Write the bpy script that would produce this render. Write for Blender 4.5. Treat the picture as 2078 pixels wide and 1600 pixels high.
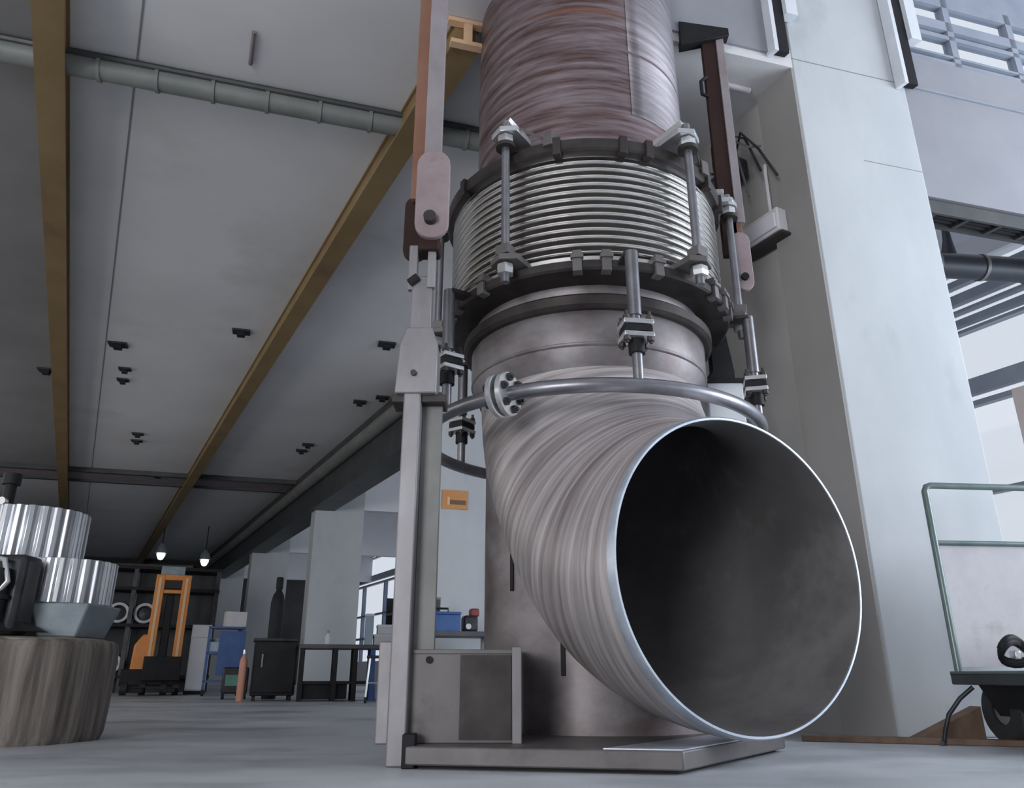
import bpy, bmesh, math, random
from mathutils import Vector, Matrix
random.seed(7)
S = bpy.context.scene
for o in list(bpy.data.objects):
    bpy.data.objects.remove(o)
COL = S.collection
PI = math.pi
R_ = math.radians

# ------------------------------------------------------------------ camera, world, lights, exposure
F_PX, CAM_H, PITCH = 1561.0, 0.30, math.atan(572 / 1561.0)
cam_d = bpy.data.cameras.new('camera')
cam = bpy.data.objects.new('camera', cam_d)
COL.objects.link(cam)
cam_d.sensor_width = 36.0
cam_d.lens = F_PX / 2078 * 36.0
cam_d.clip_end = 200
cam.location = (0, 0, CAM_H)
cam.rotation_euler = (PI / 2 + PITCH, 0, 0)
S.camera = cam

W = bpy.data.worlds.new('daylight')
S.world = W
W.use_nodes = True
bg = W.node_tree.nodes['Background']
bg.inputs[0].default_value = (0.84, 0.87, 0.93, 1)
bg.inputs[1].default_value = 1.0

def area(name, loc, target, sx, sy, power, color):
    l = bpy.data.lights.new(name, 'AREA')
    l.shape = 'RECTANGLE'
    l.size, l.size_y, l.energy, l.color = sx, sy, power, color
    o = bpy.data.objects.new(name, l)
    COL.objects.link(o)
    o.location = loc
    o.rotation_euler = (Vector(target) - Vector(loc)).to_track_quat('-Z', 'Y').to_euler()
    return o
# daylight through the big gate on the right, beyond the frame
area('gate_daylight', (6.9, 2.9, 2.5), (0.8, 3.9, 1.9), 3.6, 3.6, 360, (0.84, 0.91, 1.0))
# added fill light behind the camera, no opening built there
area('back_fill', (-2.2, -6.2, 1.9), (0.0, 4.0, 2.2), 6.5, 3.2, 950, (0.97, 0.98, 1.0))
# weak added fill along the left wall, which has no windows
area('left_fill', (-9.3, 5.6, 2.1), (0.5, 9.9, 1.9), 16.0, 2.4, 200, (1.0, 0.98, 0.96))

S.view_settings.view_transform = 'Standard'
S.view_settings.look = 'None'
S.view_settings.exposure = 0.0
S.view_settings.gamma = 1.0
S.view_settings.use_curve_mapping = False

# ------------------------------------------------------------------ materials
def mat(name, c1, c2=None, scale=4.0, stretch=(1, 1, 1), rough=0.6, metal=0.0, detail=6.0, lo=0.35, hi=0.65,
        c3=None, scale3=1.5, lo3=0.55, hi3=0.7, bump=0.0, uv=False, rough2=None, spec=0.5):
    m = bpy.data.materials.new(name)
    m.use_nodes = True
    nt = m.node_tree
    b = nt.nodes['Principled BSDF']
    b.inputs['Roughness'].default_value = rough
    b.inputs['Metallic'].default_value = metal
    b.inputs['Specular IOR Level'].default_value = spec
    def col(c): return (c[0], c[1], c[2], 1)
    if c2 is None:
        b.inputs['Base Color'].default_value = col(c1)
        return m
    tc = nt.nodes.new('ShaderNodeTexCoord')
    mp = nt.nodes.new('ShaderNodeMapping')
    mp.inputs['Scale'].default_value = stretch
    nt.links.new(tc.outputs['UV' if uv else 'Object'], mp.inputs[0])
    def ramp(sc, l, h, det):
        n = nt.nodes.new('ShaderNodeTexNoise')
        n.inputs['Scale'].default_value = sc
        n.inputs['Detail'].default_value = det
        n.inputs['Roughness'].default_value = 0.62
        nt.links.new(mp.outputs[0], n.inputs['Vector'])
        r = nt.nodes.new('ShaderNodeMapRange')
        r.inputs[1].default_value, r.inputs[2].default_value = l, h
        nt.links.new(n.outputs['Fac'], r.inputs[0])
        return r, n
    r, n = ramp(scale, lo, hi, detail)
    mx = nt.nodes.new('ShaderNodeMix')
    mx.data_type = 'RGBA'
    mx.inputs[6].default_value, mx.inputs[7].default_value = col(c1), col(c2)
    nt.links.new(r.outputs[0], mx.inputs[0])
    out = mx.outputs[2]
    if c3 is not None:
        r3, _ = ramp(scale3, lo3, hi3, 8.0)
        m3 = nt.nodes.new('ShaderNodeMix')
        m3.data_type = 'RGBA'
        m3.inputs[7].default_value = col(c3)
        nt.links.new(out, m3.inputs[6])
        nt.links.new(r3.outputs[0], m3.inputs[0])
        out = m3.outputs[2]
    nt.links.new(out, b.inputs['Base Color'])
    if rough2 is not None:
        rr = nt.nodes.new('ShaderNodeMapRange')
        rr.inputs[3].default_value, rr.inputs[4].default_value = rough, rough2
        nt.links.new(r.outputs[0], rr.inputs[0])
        nt.links.new(rr.outputs[0], b.inputs['Roughness'])
    if bump:
        bp = nt.nodes.new('ShaderNodeBump')
        bp.inputs['Strength'].default_value = bump
        bp.inputs['Distance'].default_value = 0.02
        nt.links.new(n.outputs['Fac'], bp.inputs['Height'])
        nt.links.new(bp.outputs[0], b.inputs['Normal'])
    return m

def emit(name, c, s):
    m = bpy.data.materials.new(name)
    m.use_nodes = True
    b = m.node_tree.nodes['Principled BSDF']
    b.inputs['Base Color'].default_value = (0.8, 0.8, 0.8, 1)
    b.inputs['Emission Color'].default_value = (*c, 1)
    b.inputs['Emission Strength'].default_value = s
    return m

M = dict(
    concrete=mat('column_concrete', (0.44, 0.465, 0.49), (0.50, 0.525, 0.55), 1.6, (1, 1, .5), .8, c3=(0.37, 0.395, 0.42), scale3=2.3, lo3=.60, hi3=.78, bump=.06),
    wallpaint=mat('grey_wall_paint', (0.36, 0.36, 0.35), (0.42, 0.41, 0.40), 1.3, (1, 1, .3), .75, bump=.05),
    sideshade=mat('column_side_shade', (0.27, 0.26, 0.25), (0.32, 0.31, 0.30), 1.6, (1, 1, .4), .8),  # darker tone stands in for shade on the column's hall side
    ceiling=mat('ceiling_panel', (0.60, 0.595, 0.61), (0.67, 0.665, 0.68), .6, (1, 1, 1), .7, c3=(0.53, 0.53, 0.53), scale3=.5),
    ceilingshade_seam=mat('ceiling_shade_and_seam', (0.17, 0.168, 0.175), (0.22, 0.218, 0.225), .6, (1, 1, 1), .75),  # shade of the left ceiling bay as colour; also colours the panel seam
    floor=mat('concrete_floor', (0.39, 0.415, 0.445), (0.53, 0.555, 0.59), .9, (1, 1.6, 1), .33, c3=(0.25, 0.27, 0.29), scale3=.7, lo3=.52, hi3=.72, rough2=.6, bump=.03),
    bulk=mat('bulkhead_paint', (0.24, 0.245, 0.275), (0.28, 0.285, 0.315), 1.2, (1, 1, 1), .75),
    darkwall=mat('dark_wall', (0.05, 0.052, 0.058), (0.08, 0.08, 0.085), 1.0, (1, 1, 1), .8),
    leftwall=mat('left_wall_paint', (0.22, 0.22, 0.22), (0.28, 0.28, 0.28), .8, (1, 1, 1), .8),
    aisle=mat('aisle_white_paint', (0.66, 0.67, 0.72), (0.72, 0.73, 0.77), .8, (1, 1, 1), .7),
    darkbeam=mat('dark_beam_steel', (0.045, 0.05, 0.055), (0.075, 0.08, 0.08), 3, (1, 1, 1), .5, .3),
    conduit=mat('conduit_grey', (0.16, 0.165, 0.16), (0.22, 0.22, 0.21), 3, (1, 1, 1), .5, .2),
    yellow=mat('ochre_beam_paint', (0.19, 0.125, 0.052), (0.24, 0.165, 0.075), 2.0, (1, 1, 1), .5, c3=(0.17, 0.10, 0.05), scale3=1.2),
    tray=mat('ceiling_duct', (0.17, 0.185, 0.18), (0.23, 0.24, 0.23), 3, (1, 1, 1), .6, .2),
    rust=mat('rusty_pipe', (0.100, 0.054, 0.050), (0.33, 0.275, 0.30), 2.4, (1, 1, 11), .38, .55, 9, .36, .70, c3=(0.22, 0.085, 0.045), scale3=.7, lo3=.60, hi3=.72, bump=.12, rough2=.52),
    palesteel=mat('pale_lavender_steel', (0.16, 0.14, 0.155), (0.32, 0.30, 0.335), 2.4, (1, 1, 11), .45, .4, 9, .36, .68, bump=.1),
    steel=mat('brushed_grey_steel', (0.135, 0.115, 0.115), (0.29, 0.27, 0.285), 2.2, (1, 1, 1.6), .42, .45, 9, .36, .64, c3=(0.125, 0.088, 0.085), scale3=1.3, lo3=.54, hi3=.7, bump=.08, rough2=.52),
    elbow=mat('brushed_elbow_steel', (0.35, 0.31, 0.315), (0.68, 0.64, 0.655), 3.0, (14, 1.6, 1), .40, .45, 9, .36, .66, c3=(0.20, 0.16, 0.155), scale3=.5, lo3=.52, hi3=.68, bump=.05, uv=True, rough2=.5),
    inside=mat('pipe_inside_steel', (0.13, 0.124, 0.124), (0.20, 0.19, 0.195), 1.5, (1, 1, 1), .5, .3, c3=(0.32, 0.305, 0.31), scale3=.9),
    rim=mat('ground_rim_steel', (0.42, 0.47, 0.55), (0.56, 0.61, 0.68), 9, (1, 1, 1), .35, .6),
    bellows=mat('stainless_bellows', (0.84, 0.82, 0.80), (0.93, 0.92, 0.90), 3.0, (1, 1, 1), .19, 1.0),
    darksteel=mat('dark_flange_steel', (0.030, 0.025, 0.024), (0.065, 0.056, 0.053), 5, (1, 1, 1), .5, .4),
    rod=mat('rod_steel', (0.20, 0.20, 0.22), (0.30, 0.30, 0.33), 6, (1, 1, 1), .35, .75),
    nut=mat('bright_nut_steel', (0.55, 0.56, 0.58), (0.66, 0.67, 0.68), 8, (1, 1, 1), .3, .7),
    gusset=mat('stained_gusset_steel', (0.115, 0.105, 0.104), (0.165, 0.155, 0.156), 2.2, (1, 1, 1), .5, .3, c3=(0.05, 0.040, 0.038), scale3=1.1, lo3=.50, hi3=.62),
    post=mat('weathered_post_steel', (0.21, 0.20, 0.21), (0.31, 0.30, 0.32), 3.0, (1, 1, .5), .45, .35, c3=(0.20, 0.18, 0.18), scale3=2),
    pinkpaint=mat('faded_red_primer', (0.25, 0.185, 0.195), (0.32, 0.26, 0.275), 6, (1, 1, 1), .6, c3=(0.17, 0.09, 0.095), scale3=4),
    hangpaint=mat('faded_hanger_paint', (0.21, 0.18, 0.195), (0.31, 0.28, 0.30), 4, (1, 1, .6), .55, c3=(0.20, 0.11, 0.085), scale3=2.2),
    orangerust=mat('orange_rust_steel', (0.20, 0.085, 0.05), (0.25, 0.13, 0.09), 4, (1, 1, .5), .6),
    brownrust=mat('dark_brown_steel', (0.026, 0.013, 0.012), (0.040, 0.019, 0.016), 4, (1, 1, .5), .65, 0, spec=.2),
    black=mat('black_paint', (0.010, 0.010, 0.012), (0.018, 0.018, 0.021), 5, (1, 1, 1), .6, spec=.25),
    blacksoft=mat('dark_machine_metal', (0.02, 0.022, 0.026), (0.05, 0.052, 0.058), 6, (1, 1, 1), .4, .4),
    whitesteel=mat('white_flange_paint', (0.62, 0.65, 0.70), (0.70, 0.73, 0.77), 3, (1, 1, 1), .5),
    bark=mat('stump_wood', (0.10, 0.084, 0.075), (0.26, 0.228, 0.205), 24, (1, 1, .06), .85, 0, 8, .36, .66, c3=(0.055, 0.045, 0.04), scale3=5, lo3=.55, hi3=.7, bump=.5),
    stumptop=mat('stump_end_grain', (0.20, 0.17, 0.145), (0.27, 0.235, 0.20), 12, (1, 1, 1), .85),
    alu=mat('machined_aluminium', (0.46, 0.48, 0.52), (0.60, 0.62, 0.66), 10, (1, 1, .1), .33, .85),
    casting=mat('blue_grey_casting', (0.20, 0.24, 0.27), (0.28, 0.32, 0.35), 8, (1, 1, 1), .55, .2),
    orange=mat('orange_truck_paint', (0.62, 0.21, 0.035), (0.70, 0.26, 0.05), 3, (1, 1, 1), .45),
    white=mat('white_cabinet_paint', (0.55, 0.58, 0.63), (0.62, 0.64, 0.68), 2, (1, 1, 1), .5),
    blue=mat('blue_paint', (0.03, 0.08, 0.24), (0.05, 0.12, 0.32), 4, (1, 1, 1), .45),
    paleblue=mat('pale_blue_plastic', (0.32, 0.42, 0.52), (0.42, 0.52, 0.60), 4, (1, 1, 1), .5),
    copper=mat('pinkish_cylinder_paint', (0.48, 0.22, 0.15), (0.54, 0.27, 0.19), 4, (1, 1, 1), .5),
    red=mat('dull_red_paint', (0.20, 0.03, 0.03), (0.26, 0.05, 0.05), 3, (1, 1, 1), .5),
    green=mat('sea_green_plastic', (0.08, 0.24, 0.20), (0.14, 0.32, 0.28), 4, (1, 1, 1), .5),
    sign=mat('orange_sign_paint', (0.55, 0.24, 0.08), (0.60, 0.29, 0.11), 6, (1, 1, 1), .6),
    signmark=mat('sign_dark_print', (0.16, 0.09, 0.05), None),
    signpale=mat('sign_pale_print', (0.72, 0.48, 0.30), None),
    wood=mat('brown_board', (0.12, 0.075, 0.05), (0.18, 0.115, 0.08), 4, (3, 1, 1), .7),
    benchwood=mat('bench_top', (0.055, 0.055, 0.06), (0.09, 0.09, 0.095), 4, (1, 1, 1), .5),
    cart=mat('cart_tube_paint', (0.12, 0.17, 0.165), (0.19, 0.24, 0.235), 5, (1, 1, 1), .35, .4),
    mesh=mat('cart_panel_board', (0.50, 0.49, 0.53), (0.58, 0.57, 0.60), 5, (1, 1, 1), .7, c3=(0.40, 0.39, 0.41), scale3=5),
    rubber=mat('black_rubber', (0.014, 0.014, 0.015), (0.03, 0.03, 0.032), 6, (1, 1, 1), .7),
    tyrewall=mat('light_grey_rim', (0.30, 0.30, 0.34), (0.42, 0.42, 0.46), 6, (1, 1, 1), .4, .4),
    lampbox=mat('lamp_housing', (0.60, 0.58, 0.60), (0.68, 0.66, 0.68), 4, (1, 1, 1), .45),
    lamp=emit('lamp_glow', (0.85, 1.0, 0.85), 1.3),
    duct=mat('black_duct', (0.022, 0.028, 0.04), (0.035, 0.042, 0.055), 5, (1, 1, 1), .5),
    slat=mat('grey_window_slat', (0.22, 0.25, 0.31), (0.28, 0.31, 0.37), 3, (1, 1, 1), .5),
    mullion=mat('blue_grey_mullion', (0.16, 0.20, 0.30), (0.20, 0.25, 0.35), 3, (1, 1, 1), .5),
    beige=mat('beige_pillar', (0.52, 0.44, 0.42), (0.58, 0.50, 0.48), 2, (1, 1, 1), .7),
    stain=mat('brown_stain', (0.20, 0.16, 0.18), (0.26, 0.22, 0.23), 9, (1, 1, 1), .8),
)
def glass():
    m = bpy.data.materials.new('window_glass')
    m.use_nodes = True
    nt = m.node_tree
    nt.nodes.clear()
    o = nt.nodes.new('ShaderNodeOutputMaterial')
    t = nt.nodes.new('ShaderNodeBsdfTransparent')
    t.inputs[0].default_value = (0.93, 0.95, 0.97, 1)
    g = nt.nodes.new('ShaderNodeBsdfGlossy')
    g.inputs['Roughness'].default_value = 0.05
    x = nt.nodes.new('ShaderNodeMixShader')
    x.inputs[0].default_value = 0.06
    nt.links.new(t.outputs[0], x.inputs[1])
    nt.links.new(g.outputs[0], x.inputs[2])
    nt.links.new(x.outputs[0], o.inputs[0])
    return m
M['glass'] = glass()

# ------------------------------------------------------------------ mesh helpers
class MB:
    def __init__(s):
        s.b = bmesh.new()
        s.uv = None
    def box(s, x0, x1, y0, y1, z0, z1, mtx=None):
        v = [Vector((x, y, z)) for x in (x0, x1) for y in (y0, y1) for z in (z0, z1)]
        if mtx is not None: v = [mtx @ p for p in v]
        v = [s.b.verts.new(p) for p in v]
        for f in ((0, 1, 3, 2), (4, 6, 7, 5), (0, 4, 5, 1), (2, 3, 7, 6), (0, 2, 6, 4), (1, 5, 7, 3)):
            s.b.faces.new([v[i] for i in f])
        return s
    def cbox(s, c, size, rotz=0, rotx=0, roty=0):
        m = Matrix.Translation(c) @ Matrix.Rotation(rotz, 4, 'Z') @ Matrix.Rotation(roty, 4, 'Y') @ Matrix.Rotation(rotx, 4, 'X')
        a, b, c_ = (q / 2 for q in size)
        return s.box(-a, a, -b, b, -c_, c_, m)
    def prism(s, pts, z0, z1):
        n = len(pts)
        a = sum(pts[i][0] * pts[(i + 1) % n][1] - pts[(i + 1) % n][0] * pts[i][1] for i in range(n))
        if a < 0: pts = pts[::-1]
        lo = [s.b.verts.new((p[0], p[1], z0)) for p in pts]
        hi = [s.b.verts.new((p[0], p[1], z1)) for p in pts]
        s.b.faces.new(lo[::-1])
        s.b.faces.new(hi)
        for i in range(n):
            j = (i + 1) % n
            s.b.faces.new((lo[i], lo[j], hi[j], hi[i]))
        return s
    def hull(s, lo, hi):                                     # two matching rings of 3-D points joined by faces
        n = len(lo)
        a = [s.b.verts.new(p) for p in lo]
        c = [s.b.verts.new(p) for p in hi]
        s.b.faces.new(a[::-1])
        s.b.faces.new(c)
        for i in range(n):
            j = (i + 1) % n
            s.b.faces.new((a[i], a[j], c[j], c[i]))
        return s
    def tube(s, pts, r, seg=12, closed=False, caps=True):
        pts = [Vector(p) for p in pts]
        n = len(pts)
        rr = r if isinstance(r, (list, tuple)) else [r] * n
        rings = []
        prev = None
        for i, p in enumerate(pts):
            if closed: t = pts[(i + 1) % n] - pts[i - 1]
            else: t = pts[min(i + 1, n - 1)] - pts[max(i - 1, 0)]
            t.normalize()
            if prev is None:
                u = t.cross(Vector((0, 0, 1)) if abs(t.z) < .9 else Vector((1, 0, 0))).normalized()
            else:
                u = (prev - t * prev.dot(t)).normalized()
            prev = u
            w = t.cross(u)
            rings.append([s.b.verts.new(p + (u * math.cos(k * 2 * PI / seg) + w * math.sin(k * 2 * PI / seg)) * rr[i]) for k in range(seg)])
        m = n if closed else n - 1
        for i in range(m):
            A, B = rings[i], rings[(i + 1) % n]
            for k in range(seg):
                l = (k + 1) % seg
                s.b.faces.new((A[k], A[l], B[l], B[k]))
        if caps and not closed:
            s.b.faces.new(rings[0][::-1])
            s.b.faces.new(rings[-1])
        return s
    def lathe(s, prof, seg=96, c=(0, 0, 0), closed=False, cap=False):    # prof: (r, z) list, about z
        rings = []
        for r, z in prof:
            rings.append([s.b.verts.new((c[0] + r * math.cos(k * 2 * PI / seg), c[1] + r * math.sin(k * 2 * PI / seg), c[2] + z)) for k in range(seg)])
        n = len(prof)
        for i in range(n if closed else n - 1):
            A, B = rings[i], rings[(i + 1) % n]
            for k in range(seg):
                l = (k + 1) % seg
                s.b.faces.new((A[k], A[l], B[l], B[k]))
        if cap:
            s.b.faces.new(rings[0][::-1])
            s.b.faces.new(rings[-1])
        return s
    def build(s, name, m, parent=None, bevel=0.0, smooth=True, mtx=None):
        bmesh.ops.recalc_face_normals(s.b, faces=s.b.faces)
        if mtx is not None: bmesh.ops.transform(s.b, matrix=mtx, verts=s.b.verts)
        me = bpy.data.meshes.new(name)
        s.b.to_mesh(me)
        s.b.free()
        me.materials.append(M[m] if isinstance(m, str) else m)
        if smooth and len(me.polygons):
            me.polygons.foreach_set('use_smooth', [True] * len(me.polygons))
            me.set_sharp_from_angle(angle=R_(38))
        o = bpy.data.objects.new(name, me)
        COL.objects.link(o)
        if parent is not None: o.parent = parent
        if bevel:
            bv = o.modifiers.new('bevel', 'BEVEL')
            bv.width, bv.segments, bv.limit_method = bevel, 2, 'ANGLE'
        return o

def tag(o, label, cat, group=None, kind=None):
    o['label'], o['category'] = label, cat
    if group: o['group'] = group
    if kind: o['kind'] = kind
    return o
def thing(name, label, cat, loc=(0, 0, 0), rz=0, group=None):
    o = bpy.data.objects.new(name, None)
    o.empty_display_size = .1
    COL.objects.link(o)
    o.location = loc
    o.rotation_euler = (0, 0, rz)
    return tag(o, label, cat, group)
def struct(name, mb, m, label=None, **k):
    o = mb.build(name, m, **k)
    o['kind'] = 'structure'
    if label: o['label'] = label
    return o
def copy_tree(o, parent=None):
    c = o.copy()
    COL.objects.link(c)
    if parent is not None: c.parent = parent
    for ch in list(o.children): copy_tree(ch, c)
    return c

# ------------------------------------------------------------------ the hall's own axes
C0 = Vector((1.917, 4.165, 0))                # foot of the near column's corner
D = Vector((-0.476, 0.880, 0)).normalized()   # along the hall
X = Vector((0.963, 0.269, 0)).normalized()    # across it
def K(a, d, z=0.0):
    return C0 + X * a + D * d + Vector((0, 0, z))
def kbox(mb, a0, a1, d0, d1, z0, z1):
    pts = [K(a0, d0), K(a1, d0), K(a1, d1), K(a0, d1)]
    return mb.prism([(p.x, p.y) for p in pts], z0, z1)
CEIL, NEARCEIL = 4.2, 5.7
A_L, A_R = -11.0, 5.124          # left wall, outer aisle wall
D_B, D_F = -9.0, 27.5

# ------------------------------------------------------------------ setting
struct('floor', kbox(MB(), A_L - .3, A_R + .3, D_B - .3, D_F + .3, -.2, 0), 'floor', 'worn blue grey concrete floor', smooth=False)
struct('ceiling', kbox(kbox(kbox(MB(), -4.54, -.001, 0, .33, CEIL, CEIL + .15), -4.54, .20, .33, D_F, CEIL, CEIL + .15), A_L, -4.54, 14.0, D_F, CEIL, CEIL + .15), 'ceiling', 'grey panelled hall ceiling', smooth=False)
struct('ceiling', kbox(MB(), A_L, -4.54, 0, 14.0, CEIL, CEIL + .15), 'ceilingshade_seam', 'ceiling bay left of the ochre beam, shade in its colour', smooth=False)  # same ceiling, its shade painted in as a darker colour
struct('ceiling', kbox(MB(), A_L, A_R, D_B, -.0, NEARCEIL, NEARCEIL + .15), 'ceiling', smooth=False)
struct('ceiling', kbox(MB(), .0, A_R, 1.6, D_F, 5.25, 5.4), 'aisle', smooth=False)
struct('wall_bulkhead', kbox(MB(), A_L, -.20, -.02, .12, CEIL + .07, NEARCEIL), 'bulk', 'pale bulkhead face above the hall ceiling', smooth=False)
struct('wall_left', kbox(MB(), A_L - .2, A_L, D_B, D_F, 0, NEARCEIL), 'leftwall', smooth=False)
struct('wall_far', kbox(MB(), A_L, A_R, D_F, D_F + .2, 0, 5.4), 'darkwall', 'dark far end wall', smooth=False)
# wall behind the camera, open at the big gate on the right
mb = MB()
kbox(mb, A_L, -1.5, D_B - .2, D_B, 0, NEARCEIL)
kbox(mb, -1.5, A_R, D_B - .2, D_B, 4.8, NEARCEIL)
struct('wall_back', mb, 'leftwall', smooth=False)
# columns and the cross walls of the aisle
COLD = (0, 6.05, 11.99, 18.2, 24.6)
for i, d in enumerate(COLD):
    o = struct('column', kbox(MB(), 0, .93, d, d + .32, 0, 5.25 if i else NEARCEIL), 'concrete',
               ('wide pale concrete column right of the pipe', 'pale concrete column behind the pipe with orange sign', 'third concrete column beyond the steel post', 'fourth concrete column behind black cabinet', 'farthest concrete column beside the truck')[i], bevel=.012)
    mb = MB()
    kbox(mb, .93, A_R, d + .01, d + .2, 3.35, 4.59 if i == 0 else 5.25)
    struct('wall_aisle_lintel', mb, 'aisle' if i else 'bulk', smooth=False)
struct('trim_column_shade', kbox(MB(), -.012, .0, .004, .32, 0, CEIL), 'sideshade', 'hall side of the near column, shade in its colour', smooth=False)  # thin sheet that paints the shaded side of the column
struct('trim_joint', kbox(kbox(MB(), .0, .87, -.003, .0, 4.277, 4.283), .45, .93, -.002, .0, 3.53, 3.535), 'bulk', smooth=False)
struct('trim_joint', kbox(MB(), .93, A_R, -.004, .02, 4.272, 4.287), 'slat', smooth=False)
# wall panel set back behind the near column, hall side
struct('wall_right', kbox(MB(), .05, .22, .32, 2.3, 0, CEIL), 'wallpaint', 'grey wall panel beside the near column', smooth=False)
# clerestory band above the near cross wall
mb = MB()
for z0, z1 in ((4.59, 4.65), (4.69, 4.71), (4.87, 4.91), (4.96, 5.05), (5.20, 5.36)):
    kbox(mb, .93, A_R, .03, .09, z0, z1)
for k in range(5):
    a = 1.50 + k * .62
    kbox(mb, a, a + .06, .03, .09, 4.6, 5.3)
f = struct('window_1', mb, 'slat', 'clerestory window band at top right', smooth=False)
mb = MB(); kbox(mb, .93, A_R, .055, .06, 4.59, 5.3); mb.build('window_pane', 'glass', f)
mb = MB(); kbox(mb, .93, A_R, .03, .2, 5.36, NEARCEIL); struct('wall_aisle_top', mb, 'slat', smooth=False)

# outer aisle wall: sill, piers and window ribbons between them
mb = MB()
kbox(mb, A_R, A_R + .2, D_B, D_F, 0, .75)
kbox(mb, A_R, A_R + .2, D_B, D_F, 4.95, NEARCEIL)
struct('wall_outer', mb, 'aisle', smooth=False)
mb = MB()
for z0, z1 in ((3.22, 3.28), (3.36, 3.55), (4.12, 4.16), (4.22, 4.30), (4.38, 4.42), (4.50, 4.62), (4.72, 4.80)):
    kbox(mb, A_R, A_R + .1, D_B, D_F, z0, z1)
kbox(mb, A_R, A_R + .1, D_B, D_F, 2.20, 2.26); kbox(mb, A_R, A_R + .1, D_B, D_F, 1.45, 1.52)
f = struct('window_2', mb, 'slat', 'long ribbon of aisle windows with grey rails', smooth=False)
mb = MB()
for k in range(17):
    d = D_B + 1.6 + k * 2.2 - .22
    kbox(mb, A_R - .02, A_R + .1, d, d + .07, .75, 3.25)
mb.build('mullion', 'mullion', f, smooth=False)
mb = MB(); kbox(mb, A_R + .04, A_R + .05, D_B, D_F, .75, 4.95); mb.build('window_pane', 'glass', f, smooth=False)
for d in (2.25, 8.6, 14.9, 21.0):
    struct('trim_pier', kbox(MB(), A_R - .25, A_R - .02, d, d + .35, 0, 3.2), 'beige', smooth=False)

# dark beam and light conduit along the top of the column row
struct('trim_beam', kbox(MB(), -.10, .35, 6.2, D_F, 3.30, 4.19), 'darkbeam', 'dark beam along the column heads', smooth=False)
tag(MB().tube([K(-.16, 6.25, 3.86), K(-.16, D_F - .1, 3.80)], .11, 14).build('conduit_pipe', 'conduit'),
    'long grey pipe running along the dark beam above the columns', 'pipe')

# ceiling joints and cross beams
struct('trim_cross_beam', kbox(MB(), -9.9, -.1, 13.55, 14.35, CEIL - .05, CEIL), 'stain', 'shallow ceiling cross beam', smooth=False)
struct('trim_cross_strip', kbox(MB(), -9.9, -.1, 13.45, 13.56, CEIL - .09, CEIL), 'darkbeam', smooth=False)
struct('trim_cross_strip', kbox(MB(), -9.9, -.1, 14.34, 14.45, CEIL - .09, CEIL), 'darkbeam', smooth=False)
t = thing('ceiling_duct', 'grey ribbed duct crossing the ceiling above the ochre beams', 'duct', K(-4.5, 1.30, CEIL))
p0, p1 = K(-9.5, 1.15, CEIL - .07) - t.location, K(-.1, 1.30, CEIL - .07) - t.location
MB().tube([p0, p1], .075, 14).build('duct_tube', 'tray', t)
mb = MB()
mb.tube([p0 + Vector((0, -.07, .045)), p1 + Vector((0, -.07, .045))], .025, 8)
mb.build('dark_rail', 'darkbeam', t)  # dark rail along the duct's upper edge
for k in range(26):
    q = p0.lerp(p1, (k + .5) / 26)
    u = (p1 - p0).normalized()
    MB().tube([q - u * .012, q + u * .012], .086, 14).build('duct_band', 'tray', t)
# ceiling panel seams
mb = MB()
for a in (-4.05,):
    kbox(mb, a, a + .012, .1, D_F, CEIL - .004, CEIL + .01)
struct('trim_seam', mb, 'ceilingshade_seam', smooth=False)

# ochre beams
def i_beam(name, a, d0, d1, label):
    t = thing(name, label, 'beam', K(a, d0, CEIL))
    e = lambda a0, a1, z0, z1: kbox(MB(), a + a0, a + a1, d0, d1, CEIL + z0, CEIL + z1)
    sh = Matrix.Translation(-t.location)
    e(-.09, .09, -.185, -.160).build('lower_flange', 'yellow', t, mtx=sh, smooth=False)
    e(-.07, .07, -.160, -.020).build('web', 'yellow', t, mtx=sh, smooth=False)
    e(-.09, .09, -.020, 0).build('upper_flange', 'yellow', t, mtx=sh, smooth=False)
    return t
i_beam('ochre_beam', -4.54, .15, D_F - .2, 'long ochre ceiling beam running up the left edge')
b = i_beam('ochre_beam', -2.17, .25, D_F - .2, 'diagonal ochre ceiling beam ending beside the pipe')
q = K(-2.17, .22, CEIL) - b.location
mb = MB()
mb.cbox(q + Vector((0, 0, -.02)), (.26, .05, .03), math.atan2(X.y, X.x))
mb.cbox(q + Vector((0, 0, -.10)), (.05, .04, .17), math.atan2(X.y, X.x))
mb.cbox(q + Vector((0, 0, -.19)), (.22, .05, .03), math.atan2(X.y, X.x))
mb.build('end_plate', 'signpale', b)

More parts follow.
